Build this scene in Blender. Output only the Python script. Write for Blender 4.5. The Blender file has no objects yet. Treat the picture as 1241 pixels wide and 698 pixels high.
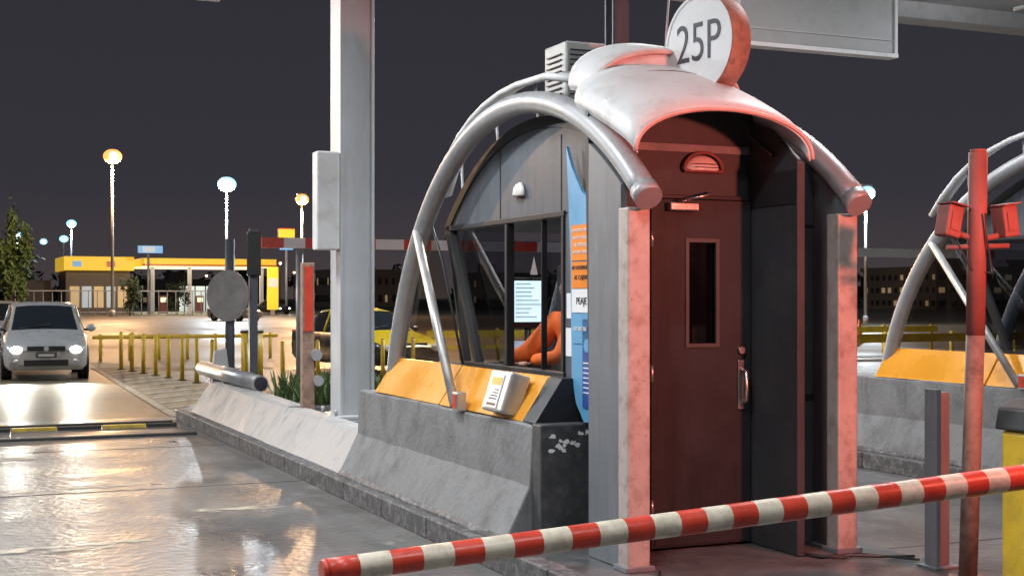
import bpy,bmesh,math,random
from mathutils import Vector,Matrix
random.seed(7)
S=bpy.context.scene
S.view_settings.view_transform='Standard'
S.view_settings.look='None'
S.view_settings.exposure=0
# ------------------------------------------------------------ materials
def mat(name,col,rough=.5,metal=0,var=.15,scale=3,bump=0,bscale=40,emit=None,es=0,dirt=None,da=0,dscale=2,streak=False,rv=.1,coat=0,d2=None,spec=None):
    m=bpy.data.materials.new(name);m.use_nodes=True
    nt=m.node_tree;N=nt.nodes;L=nt.links
    b=N['Principled BSDF']
    if spec is not None: b.inputs['Specular IOR Level'].default_value=spec
    tc=N.new('ShaderNodeTexCoord')
    n=N.new('ShaderNodeTexNoise');n.inputs['Scale'].default_value=scale;n.inputs['Detail'].default_value=8;n.inputs['Roughness'].default_value=.65
    L.new(tc.outputs['Object'],n.inputs['Vector'])
    r=N.new('ShaderNodeValToRGB')
    r.color_ramp.elements[0].position=.3;r.color_ramp.elements[1].position=.7
    r.color_ramp.elements[0].color=[c*(1-var) for c in col[:3]]+[1]
    r.color_ramp.elements[1].color=[min(1,c*(1+var)) for c in col[:3]]+[1]
    L.new(n.outputs['Fac'],r.inputs['Fac'])
    out=r.outputs['Color']
    def layer(out,dirt,da,dscale,ms,lo=.48,hi=.68):
        n2=N.new('ShaderNodeTexNoise');n2.inputs['Scale'].default_value=dscale;n2.inputs['Detail'].default_value=10;n2.inputs['Roughness'].default_value=.72
        mp=N.new('ShaderNodeMapping');mp.inputs['Scale'].default_value=ms
        L.new(tc.outputs['Object'],mp.inputs['Vector']);L.new(mp.outputs['Vector'],n2.inputs['Vector'])
        r2=N.new('ShaderNodeValToRGB');r2.color_ramp.elements[0].position=lo;r2.color_ramp.elements[1].position=hi
        r2.color_ramp.elements[0].color=(0,0,0,1);r2.color_ramp.elements[1].color=(da,da,da,1)
        L.new(n2.outputs['Fac'],r2.inputs['Fac'])
        mx=N.new('ShaderNodeMixRGB');L.new(r2.outputs['Color'],mx.inputs['Fac']);L.new(out,mx.inputs['Color1'])
        mx.inputs['Color2'].default_value=list(dirt)+[1];return mx.outputs['Color']
    if dirt: out=layer(out,dirt,da,dscale,(3,3,.35) if streak else (1,1,1))
    if d2:
        for q in d2: out=layer(out,*q)
    L.new(out,b.inputs['Base Color'])
    mr=N.new('ShaderNodeMapRange');mr.inputs['To Min'].default_value=max(0.03,rough-rv);mr.inputs['To Max'].default_value=min(1,rough+rv)
    mr.inputs['From Min'].default_value=.3;mr.inputs['From Max'].default_value=.7
    L.new(n.outputs['Fac'],mr.inputs['Value']);L.new(mr.outputs['Result'],b.inputs['Roughness'])
    b.inputs['Metallic'].default_value=metal
    if coat: b.inputs['Coat Weight'].default_value=coat
    if bump:
        nb=N.new('ShaderNodeTexNoise');nb.inputs['Scale'].default_value=bscale;nb.inputs['Detail'].default_value=6
        L.new(tc.outputs['Object'],nb.inputs['Vector'])
        bp=N.new('ShaderNodeBump');bp.inputs['Strength'].default_value=bump;bp.inputs['Distance'].default_value=.02
        L.new(nb.outputs['Fac'],bp.inputs['Height']);L.new(bp.outputs['Normal'],b.inputs['Normal'])
    if emit:
        b.inputs['Emission Color'].default_value=list(emit)+[1];b.inputs['Emission Strength'].default_value=es
    return m
def glassm(name,tint,refl=.12):
    m=bpy.data.materials.new(name);m.use_nodes=True
    nt=m.node_tree;N=nt.nodes;L=nt.links
    N.remove(N['Principled BSDF'])
    o=N['Material Output'];t=N.new('ShaderNodeBsdfTransparent');t.inputs['Color'].default_value=list(tint)+[1]
    g=N.new('ShaderNodeBsdfGlossy');g.inputs['Roughness'].default_value=.03;g.inputs['Color'].default_value=(.9,.9,.9,1)
    f=N.new('ShaderNodeLayerWeight');f.inputs['Blend'].default_value=.5
    p=N.new('ShaderNodeMath');p.operation='POWER';p.inputs[1].default_value=4;L.new(f.outputs['Facing'],p.inputs[0])
    a=N.new('ShaderNodeMath');a.operation='MULTIPLY_ADD';a.inputs[1].default_value=.5;a.inputs[2].default_value=refl
    L.new(p.outputs[0],a.inputs[0])
    x=N.new('ShaderNodeMixShader');L.new(a.outputs[0],x.inputs[0]);L.new(t.outputs[0],x.inputs[1]);L.new(g.outputs[0],x.inputs[2])
    L.new(x.outputs[0],o.inputs['Surface']);return m
M={}
M['steel']=mat('painted_grey_tube',(.33,.34,.355),.42,.2,.08,3,.04,60,dirt=(.17,.165,.16),da=.4,dscale=7)
M['panel']=mat('grey_metal_panel',(.088,.098,.115),.5,0,.18,2,.05,20,dirt=(.045,.05,.055),da=.6,dscale=3,streak=True,spec=.35)
M['panel_l']=mat('light_grey_panel',(.18,.195,.215),.5,0,.12,2,.04,20,dirt=(.10,.10,.10),da=.6,dscale=2,streak=True,d2=[((.32,.32,.32),.4,14,(1,1,.6),.6,.72)])
M['colp']=mat('worn_column_brightened',(.46,.40,.37),.55,0,.15,5,.08,30,dirt=(.22,.13,.09),da=.7,dscale=9)  # worn column paint, lightened so the red glow on it is stronger
M['dark']=mat('dark_trim',(.025,.025,.028),.5,0,.2,4,spec=.3)
M['door']=mat('door_paint',(.030,.031,.035),.55,0,.25,3,.05,30,dirt=(.014,.014,.015),da=.7,dscale=2,streak=True,d2=[((.09,.08,.08),.25,22,(1,1,.5),.62,.75)],spec=.25)
M['doorf']=mat('door_moulding',(.065,.063,.066),.5,0,.2,5,spec=.4)
M['dglass']=mat('dark_door_glass',(.002,.002,.003),.06,0,.2,5,spec=.35,rv=.02)
M['doorp']=mat('door_surround_paint',(.048,.050,.055),.55,0,.2,2,.05,20,dirt=(.10,.095,.09),da=.25,dscale=9,spec=.3)
M['white']=mat('white_painted_metal',(.64,.65,.66),.45,0,.06,2,.03,30,dirt=(.40,.36,.32),da=.5,dscale=5)
M['col']=mat('column_white_paint',(.48,.505,.53),.45,.1,.08,1.5,.03,20,dirt=(.34,.33,.31),da=.6,dscale=2,streak=True)
M['conc']=mat('barrier_concrete',(.205,.21,.215),.75,0,.2,2.5,.35,25,dirt=(.10,.10,.10),da=.8,dscale=3,d2=[((.36,.36,.36),.5,9,(1,1,1),.6,.72),((.05,.05,.05),.5,3,(1,2,.25),.58,.7)])
M['concl']=mat('barrier_concrete_light',(.41,.41,.41),.6,0,.15,2.5,.3,25,dirt=(.2,.2,.2),da=.6,dscale=2.5,d2=[((.1,.1,.1),.6,4,(1,2,.3),.58,.7)])
M['concd']=mat('stained_concrete',(.085,.085,.088),.6,0,.35,5,.4,20,dirt=(.4,.4,.4),da=.6,dscale=14)
M['plate_d']=mat('dark_end_plate',(.055,.057,.062),.5,0,.3,5,.1,20,dirt=(.2,.2,.2),da=.3,dscale=14)
M['island']=mat('island_concrete',(.12,.12,.123),.36,0,.3,2,.2,15,dirt=(.045,.045,.045),da=.7,dscale=3,rv=.15,d2=[((.33,.32,.31),.4,16,(1,1,1),.6,.7)])
M['orange']=mat('orange_counter_panel',(.80,.34,.025),.3,.05,.12,2,.02,20,dirt=(.55,.2,.02),da=.4,dscale=4)
M['red']=mat('red_paint_and_lit_red',(.24,.085,.075),.6,0,.25,6,.06,40,dirt=(.13,.07,.06),da=.7,dscale=12,spec=.3)  # red paint; colour also holds the red light falling on the sensors
M['rust']=mat('rusty_paint',(.33,.21,.16),.6,.1,.3,8,.1,40,dirt=(.12,.07,.05),da=.8,dscale=14)
M['poler']=mat('rusty_pole',(.20,.15,.125),.65,0,.3,8,.1,40,dirt=(.09,.06,.05),da=.8,dscale=14,spec=.3)
M['redarm']=mat('red_reflective_tape',(.60,.055,.03),.35,0,.18,7,.03,60,dirt=(.25,.04,.03),da=.5,dscale=15)
M['whitearm']=mat('white_reflective_tape',(.66,.60,.48),.4,0,.12,7,.03,60,dirt=(.34,.26,.2),da=.7,dscale=15)
M['yellow']=mat('yellow_paint',(.68,.45,.03),.45,0,.15,5,.03,30,dirt=(.3,.2,.05),da=.5,dscale=8)
M['black']=mat('black_plastic',(.02,.02,.02),.45,0,.2,6)
M['blue']=mat('banner_blue',(.12,.36,.60),.35,0,.12,2)
M['dblue']=mat('banner_dark_blue',(.04,.09,.32),.35,0,.1,2)
M['banorange']=mat('banner_orange',(.85,.25,.03),.35,0,.08,2)
M['paper']=mat('paper_white',(.78,.79,.8),.5,0,.06,3)
M['ink']=mat('dark_lettering',(.02,.02,.03),.5,0,.1,3)
M['wink']=mat('white_lettering',(.8,.8,.8),.5,0,.05,3)
M['chrome']=mat('brushed_steel',(.6,.58,.56),.3,.9,.1,5)
M['galv']=mat('galvanised_steel',(.5,.5,.5),.38,.6,.15,5,.05,30)
M['discg']=mat('weathered_sign_back',(.34,.32,.31),.5,.2,.15,5,dirt=(.2,.17,.16),da=.5,dscale=4)
M['plex']=glassm('tinted_windscreen',(.66,.61,.54),.04)
M['glass']=glassm('tinted_window_glass',(.42,.45,.50),.07)
M['clear']=glassm('window_glass',(.85,.87,.89),.03)
M['inside']=mat('booth_interior',(.05,.05,.055),.6,0,.2,3)
M['screen']=mat('monitor_screen',(.5,.6,.65),.3,0,.25,9,emit=(.62,.85,.95),es=1.0)
M['screen2']=mat('keypad_display',(.3,.4,.5),.3,0,.4,30,emit=(.3,.55,.8),es=.5)
M['jacket']=mat('orange_jacket',(.85,.15,.02),.7,0,.2,12,.3,30)
M['trouser']=mat('dark_trousers',(.03,.035,.06),.8,0,.2,12)
M['skin']=mat('skin',(.45,.26,.18),.5,0,.08,10)
M['hair']=mat('dark_hair',(.02,.014,.01),.6,0,.3,40)
M['foliage']=mat('foliage',(.08,.13,.035),.6,0,.5,1.2)
M['foliage_d']=mat('dark_foliage',(.03,.05,.02),.7,0,.5,.3)
M['bark']=mat('bark',(.12,.09,.06),.9,0,.3,8,.4,20)
M['rubber']=mat('tyre_rubber',(.02,.02,.02),.8,0,.2,10)
M['carsilver']=mat('silver_car_paint',(.58,.57,.56),.3,.3,.05,2,coat=.5)
M['carblack']=mat('black_car_paint',(.02,.02,.022),.25,.1,.1,2,coat=.6)
M['caryellow']=mat('yellow_car_paint',(.85,.58,.02),.3,.0,.06,2,coat=.5)
M['carglass']=mat('car_glass',(.02,.025,.03),.08,0,.1,2)
M['plate']=mat('number_plate',(.1,.1,.1),.4,0,.1,20)
def emi(name,c,s):
    return mat(name,tuple(min(.9,x) for x in c),.5,emit=c,es=s,var=.02)
M['e_head']=emi('lit_headlamp',(1,.97,.9),14)
M['e_orange']=emi('sodium_lamp',(1,.38,.10),1.8)
M['e_white']=emi('metal_halide_lamp',(.30,.70,1),1.7)
M['e_core']=emi('lamp_burner',(1,.95,.9),30)
M['e_tube']=emi('ceiling_tube',(.95,.98,1),4)
M['e_red']=emi('red_signal_lens',(1,.06,.03),8)
M['e_win']=emi('lit_window',(1,.72,.38),.16)
M['e_station']=emi('lit_canopy_fascia',(1,.62,.05),.5)
M['e_stationw']=emi('lit_canopy_soffit',(1,.88,.55),1.1)
M['e_shop']=emi('lit_shop_front',(.6,.75,.85),.25)
M['e_blue']=emi('lit_blue_panel',(.2,.45,.8),.5)
M['e_amber']=emi('amber_lens',(1,.5,.2),.35)
M['bldg']=mat('building_render',(.17,.145,.12),.8,0,.15,.2)
M['bldg2']=mat('building_grey',(.09,.085,.085),.8,0,.15,.2)
M['winoff']=mat('unlit_window',(.03,.035,.04),.15,0,.2,.5)
M['lamp_glass']=mat('lamp_diffuser',(.75,.72,.7),.3,0,.05,5)
M['louver']=mat('air_conditioner_case',(.42,.44,.43),.5,0,.1,4,dirt=(.22,.21,.19),da=.6,dscale=6)
M['grass']=mat('grass',(.05,.08,.03),.9,0,.4,.5,.2,8)
# ------------------------------------------------------------ helpers
ORI={}
def root(name,o=(0,0,0)):
    e=bpy.data.objects.new(name,None);e.empty_display_size=.2
    S.collection.objects.link(e);e.location=o;ORI[e.name]=Vector(o);return e
def fin(bm,name,ms,rt=None,smooth=False,bevel=0,seg=2,fixn=True):
    if rt is not None: bmesh.ops.translate(bm,verts=bm.verts,vec=-ORI[rt.name])
    if fixn: bmesh.ops.recalc_face_normals(bm,faces=bm.faces)
    me=bpy.data.meshes.new(name);bm.to_mesh(me);bm.free()
    if not isinstance(ms,(list,tuple)): ms=[ms]
    for m in ms: me.materials.append(M[m] if isinstance(m,str) else m)
    ob=bpy.data.objects.new(name,me);S.collection.objects.link(ob)
    if rt is not None: ob.parent=rt
    if smooth:
        for p in me.polygons:p.use_smooth=True
    if bevel:
        b=ob.modifiers.new('b','BEVEL');b.width=bevel;b.segments=seg;b.limit_method='ANGLE';b.angle_limit=math.radians(40)
    return ob
def addbox(bm,x,y,z,mi=0):
    vs=[bm.verts.new((a,b,c)) for a in x for b in y for c in z]
    fs=[(0,1,3,2),(4,6,7,5),(0,4,5,1),(2,3,7,6),(0,2,6,4),(1,5,7,3)]
    for f in fs:
        F=bm.faces.new([vs[i] for i in f]);F.material_index=mi
    return vs
def box(rt,name,m,x,y,z,bevel=.006):
    bm=bmesh.new();addbox(bm,x,y,z);return fin(bm,name,m,rt,bevel=bevel)
def addcyl(bm,p0,p1,r0,r1=None,seg=16,mi=0,cap=True):
    p0=Vector(p0);p1=Vector(p1);r1=r0 if r1 is None else r1
    d=(p1-p0).normalized();u=d.orthogonal().normalized();v=d.cross(u)
    A=[];B=[]
    for i in range(seg):
        a=2*math.pi*i/seg;o=u*math.cos(a)+v*math.sin(a)
        A.append(bm.verts.new(p0+o*r0));B.append(bm.verts.new(p1+o*r1))
    for i in range(seg):
        f=bm.faces.new([A[i],A[(i+1)%seg],B[(i+1)%seg],B[i]]);f.material_index=mi;f.smooth=True
    if cap:
        bm.faces.new(A[::-1]).material_index=mi;bm.faces.new(B).material_index=mi
def cyl(rt,name,m,p0,p1,r0,r1=None,seg=20):
    bm=bmesh.new();addcyl(bm,p0,p1,r0,r1,seg);return fin(bm,name,m,rt)
def tube(rt,name,m,pts,r,seg=18):
    bm=bmesh.new();pts=[Vector(p) for p in pts];rings=[];prev=None
    for i,p in enumerate(pts):
        d=(pts[min(i+1,len(pts)-1)]-pts[max(i-1,0)]).normalized()
        if prev is None:u=d.orthogonal().normalized()
        else:
            u=prev-d*prev.dot(d);u.normalize()
        prev=u;v=d.cross(u)
        rings.append([bm.verts.new(p+(u*math.cos(2*math.pi*k/seg)+v*math.sin(2*math.pi*k/seg))*r) for k in range(seg)])
    for a,b in zip(rings,rings[1:]):
        for k in range(seg):
            f=bm.faces.new([a[k],a[(k+1)%seg],b[(k+1)%seg],b[k]]);f.smooth=True
    bm.faces.new(rings[0][::-1]);bm.faces.new(rings[-1])
    return fin(bm,name,m,rt)
def prism(rt,name,m,pts,ax,lo,hi,bevel=0):
    bm=bmesh.new()
    def mk(p,t):
        return {'x':(t,p[0],p[1]),'y':(p[0],t,p[1]),'z':(p[0],p[1],t)}[ax]
    A=[bm.verts.new(mk(p,lo)) for p in pts];B=[bm.verts.new(mk(p,hi)) for p in pts];n=len(pts)
    bm.faces.new(A);bm.faces.new(B[::-1])
    for i in range(n): bm.faces.new([A[i],B[i],B[(i+1)%n],A[(i+1)%n]])
    return fin(bm,name,m,rt,bevel=bevel)
def pane(rt,name,m,pts,ax,t):
    bm=bmesh.new()
    bm.faces.new([bm.verts.new({'x':(t,p[0],p[1]),'y':(p[0],t,p[1])}[ax]) for p in pts])
    return fin(bm,name,m,rt)
def text(rt,name,m,s,loc,n,size,ext=.003,sx=1):
    c=bpy.data.curves.new(name,'FONT');c.body=s;c.size=size;c.extrude=ext;c.align_x='CENTER';c.align_y='CENTER'
    c.materials.append(M[m])
    ob=bpy.data.objects.new(name,c);S.collection.objects.link(ob)
    z=Vector(n).normalized();y=Vector((0,0,1));x=y.cross(z)
    mt=Matrix((x*sx,y,z)).transposed().to_4x4()
    l=Vector(loc)-(ORI[rt.name] if rt else Vector())
    mt.translation=l;ob.parent=rt;ob.matrix_local=mt;return ob
def light(rt,name,kind,loc,power,col=(1,1,1),size=.2,rot=None,spot=None,blend=.3,sy=None):
    l=bpy.data.lights.new(name,kind);l.energy=power;l.color=col
    if kind=='AREA':
        l.size=size
        if sy:l.shape='RECTANGLE';l.size_y=sy
    else:l.shadow_soft_size=size
    if spot:l.spot_size=math.radians(spot);l.spot_blend=blend
    o=bpy.data.objects.new(name,l);S.collection.objects.link(o)
    o.location=Vector(loc)-(ORI[rt.name] if rt else Vector());o.parent=rt
    if rot is not None:o.rotation_euler=Vector(rot).to_track_quat('-Z','Y').to_euler()
    return o
def dup(rt,delta):
    e=bpy.data.objects.new(rt.name.split('.')[0],None);e.empty_display_size=.2;S.collection.objects.link(e)
    e.location=rt.location+Vector(delta);e.rotation_euler=rt.rotation_euler
    for c in list(rt.children):
        n=c.copy();S.collection.objects.link(n);n.parent=e
    return e
# ------------------------------------------------------------ world / camera
W=bpy.data.worlds.new('World');S.world=W;W.use_nodes=True
N=W.node_tree.nodes;L=W.node_tree.links;bg=N['Background']
tc=N.new('ShaderNodeTexCoord');sp=N.new('ShaderNodeSeparateXYZ');L.new(tc.outputs['Generated'],sp.inputs[0])
rp=N.new('ShaderNodeValToRGB');e=rp.color_ramp.elements
e[0].position=0;e[0].color=(.060,.048,.050,1);e[1].position=.5;e[1].color=(.020,.021,.030,1)
m_=e.new(.08);m_.color=(.036,.034,.043,1)
L.new(sp.outputs['Z'],rp.inputs['Fac'])
sky=N.new('ShaderNodeTexSky');sky.sky_type='NISHITA';sky.sun_disc=False;sky.sun_elevation=math.radians(-6);sky.sun_rotation=math.radians(200)
mx=N.new('ShaderNodeMixRGB');mx.blend_type='ADD';mx.inputs['Fac'].default_value=.02
L.new(rp.outputs['Color'],mx.inputs['Color1']);L.new(sky.outputs['Color'],mx.inputs['Color2'])
L.new(mx.outputs['Color'],bg.inputs['Color']);bg.inputs['Strength'].default_value=1
cam=bpy.data.cameras.new('camera');co=bpy.data.objects.new('camera',cam);S.collection.objects.link(co)
co.location=(0,0,1.65);co.rotation_euler=(math.radians(90),0,math.radians(-23.6))
cam.sensor_width=36;cam.lens=47.86;cam.shift_y=.0097;cam.clip_end=3000;S.camera=co
# ------------------------------------------------------------ ground
def sheet(name,m,x,y,z):
    bm=bmesh.new();vs=[bm.verts.new(p) for p in((x[0],y[0],z),(x[1],y[0],z),(x[1],y[1],z),(x[0],y[1],z))];bm.faces.new(vs)
    return fin(bm,name,m)
M['asph']=mat('asphalt',(.16,.135,.10),.48,0,.25,.12,.3,30,dirt=(.08,.07,.055),da=.7,dscale=.25,rv=.12,d2=[((.23,.20,.15),.5,.5,(2,.15,1),.5,.7)])
M['pave']=mat('worn_concrete_pavement',(.145,.143,.140),.38,0,.28,.8,.6,14,dirt=(.07,.068,.068),da=.8,dscale=.9,rv=.15,
   d2=[((.052,.052,.054),.65,.9,(1.3,.10,1),.48,.70),((.36,.35,.33),.6,2.2,(1,.5,1),.62,.67),((.045,.043,.041),.6,9,(1,1,1),.58,.68)])
M['tyre']=mat('tyre_darkened_concrete',(.12,.118,.115),.4,0,.3,1.1,.25,12,dirt=(.2,.2,.19),da=.6,dscale=2.5,rv=.15)
M['paint']=mat('worn_road_paint',(.42,.38,.30),.6,0,.2,3,.1,30,dirt=(.17,.16,.14),da=.95,dscale=5)
M['ypaint']=mat('worn_yellow_paint',(.6,.42,.06),.5,0,.2,3,.1,30,dirt=(.2,.16,.08),da=.8,dscale=5)
M['joint']=mat('pavement_joint',(.03,.03,.03),.8)
sheet('ground','asph',(-900,1200),(-300,2200),0)
sheet('toll_plaza_pavement','pave',(-22,30),(-10,19.2),.004)
bm=bmesh.new()
for y in (2.5,7.2,12.0,15.3): addbox(bm,(-20,3.18),(y,y+.012),(.0045,.006))
for y in (2.5,7.2,12.0,15.3): addbox(bm,(5.4,8.4),(y,y+.012),(.0045,.006))
addbox(bm,(-.25,-.235),(-8,19),(.0045,.0065))
fin(bm,'pavement_joints','joint')
def quad(bm,pts,z):
    bm.faces.new([bm.verts.new((p[0],p[1],z)) for p in pts])
M['gore']=mat('pale_gore_pavement',(.27,.23,.165),.7,0,.2,1,.2,20,dirt=(.17,.15,.11),da=.7,dscale=1)
bm=bmesh.new()
quad(bm,[(3.3,19.2),(5.0,19.2),(5.3,25),(4.5,36),(3.9,36)],.006);fin(bm,'gore_pavement','gore')
bm=bmesh.new()
quad(bm,[(3.22,19.2),(3.36,19.2),(3.97,36),(3.85,36)],.010)
for i in range(15):
    y=19.5+i*1.05
    x0=3.4+(y-19.2)*.036
    quad(bm,[(x0,y),(4.9,y+1.3),(4.9,y+1.55),(x0,y+.3)],.011)
for k in range(3): quad(bm,[(-3.9+k*-4,19.5),(-3.75+k*-4,19.5),(-3.75+k*-4,45),(-3.9+k*-4,45)],.010)
for i in range(9):
    for xx in (10,14,18,22): quad(bm,[(xx,34+i*9),(xx+.15,34+i*9),(xx+.15,38+i*9),(xx,38+i*9)],.010)
for k in range(12):
    quad(bm,[(-10+k*5.5,62),(-7+k*5.5,62),(-6+k*5.5,62.5),(-9+k*5.5,62.5)],.010)
fin(bm,'road_markings','paint')
bm=bmesh.new();rng=random.Random(21)
for (cx,cy,w,h) in ((.9,12.3,.9,.05),(1.0,9.4,.55,.06),(2.3,10.6,.3,.05),(.4,14.8,.9,.07),(1.6,7.4,.35,.035)):
    for q_ in range(16):
        px=cx+rng.uniform(-w,w);py=cy+rng.uniform(-h,h)*1.6;n=9;rr=rng.uniform(.02,.11)
        bm.faces.new([bm.verts.new((px+math.cos(q*2*math.pi/n)*rr*rng.uniform(.7,1.8),py+math.sin(q*2*math.pi/n)*rr*rng.uniform(.2,.7),.0062+q_*.00005)) for q in range(n)])
fin(bm,'worn_paint_patches','paint')
rt=root('axle_detector_strip',(0,17.6,0))
bm=bmesh.new();x=-6.5
i=0
while x<3.0:
    addbox(bm,(x,min(x+.52,3.05)),(17.72,17.82),(.005,.05),i%2);i+=1;x+=.54
fin(bm,'striped_bar',['ypaint','joint'],rt)
box(rt,'steel_frame','joint',(-6.5,3.1),(16.6,16.72),(.005,.03))
box(rt,'steel_frame_2','joint',(-6.5,3.1),(18.3,18.42),(.005,.03))
bm=bmesh.new()
quad(bm,[(-6.5,16.75),(3.1,16.75),(3.1,17.68),(-6.5,17.68)],.011);fin(bm,'treadle','tyre',rt)
bm=bmesh.new();x=-6.5
while x<1.5:
    addbox(bm,(x,x+.3),(18.31,18.39),(.031,.042),0);x+=.9
fin(bm,'yellow_marks','ypaint',rt)
# ------------------------------------------------------------ island + concrete
def island(ox,y1=19.4):
    rt=root('traffic_island',(4.3+ox,8,0))
    pts=[(3.22+ox,-2),(5.38+ox,-2),(5.38+ox,y1-.6),(5.0+ox,y1),(3.6+ox,y1),(3.22+ox,y1-.6)]
    bm=bmesh.new()
    A=[bm.verts.new((p[0],p[1],0)) for p in pts];B=[bm.verts.new((p[0],p[1],.14)) for p in pts]
    bm.faces.new(B)
    for k in range(len(pts)):bm.faces.new([A[k],A[(k+1)%len(pts)],B[(k+1)%len(pts)],B[k]])
    fin(bm,'slab','island',rt,bevel=.02)
    bm=bmesh.new()
    y=-2
    while y<y1-1.2:
        addbox(bm,(3.19+ox,3.32+ox),(y,y+.97),(0,.155));y+=.98
    fin(bm,'kerb','concd',rt,bevel=.012)
    return rt
island(0);island(5.2,15)
def jersey(name,m,x0,y0,y1,h,wall=False,low=None):
    rt=root(name,(x0+.3,(y0+y1)/2,0))
    low=h if low is None else low
    def prof(h): 
        if wall: return [(x0,.0),(x0,.17),(x0+.02,.2),(x0+.17,.5),(x0+.19,h),(x0+.42,h),(x0+.42,0)]
        return [(x0,0),(x0,.12),(x0+.05,.14),(x0+.3,h-.03),(x0+.34,h),(x0+.5,h),(x0+.55,0)]
    bm=bmesh.new();nseg=max(2,int((y1-y0)/.25));R=[]
    for i in range(nseg+1):
        t=i/nseg;hh=h+(low-h)*t
        R.append([bm.verts.new((p[0]+random.uniform(-.006,.006),y0+(y1-y0)*t,p[1]+(random.uniform(-.006,.006) if p[1]>0 else 0))) for p in prof(hh)])
    for a,b in zip(R,R[1:]):
        for k in range(len(a)):
            f=bm.faces.new([a[k],a[(k+1)%len(a)],b[(k+1)%len(a)],b[k]])
            if k<2: f.material_index=1
    bm.faces.new(R[0]);bm.faces.new(R[-1][::-1])
    fin(bm,'body',[m,'concd'],rt,bevel=.012)
    return rt
jersey('concrete_barrier','conc',3.26,7.58,11.15,.87,True)
jersey('concrete_barrier','concl',3.24,11.2,14.05,.5)
jersey('concrete_barrier','concl',3.26,14.1,18.2,.52,False,.56)
jersey('concrete_barrier','conc',8.46,7.58,11.15,.87,True)
jersey('concrete_barrier','concl',8.46,11.2,15,.5)
rt=root('concrete_plinth',(3.6,7.5,0))
prism(rt,'end_block','plate_d',[(3.44,.14),(3.44,.885),(3.92,.885),(3.94,.14)],'y',7.44,7.57,.01)
rng=random.Random(3)
bm=bmesh.new()
for k in range(16):
    cx=3.5+rng.random()*.3;cz=.72+rng.random()*.12
    n=9;rr=.006+rng.random()*.020
    bm.faces.new([bm.verts.new((cx+math.cos(q*2*math.pi/n)*rr*rng.uniform(.5,1.6),7.437-k*.0001,cz+math.sin(q*2*math.pi/n)*rr*rng.uniform(.4,1.1))) for q in range(n)])
fin(bm,'glue_residue','paper',rt)
dup(rt,(5.2,0,0))
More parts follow.
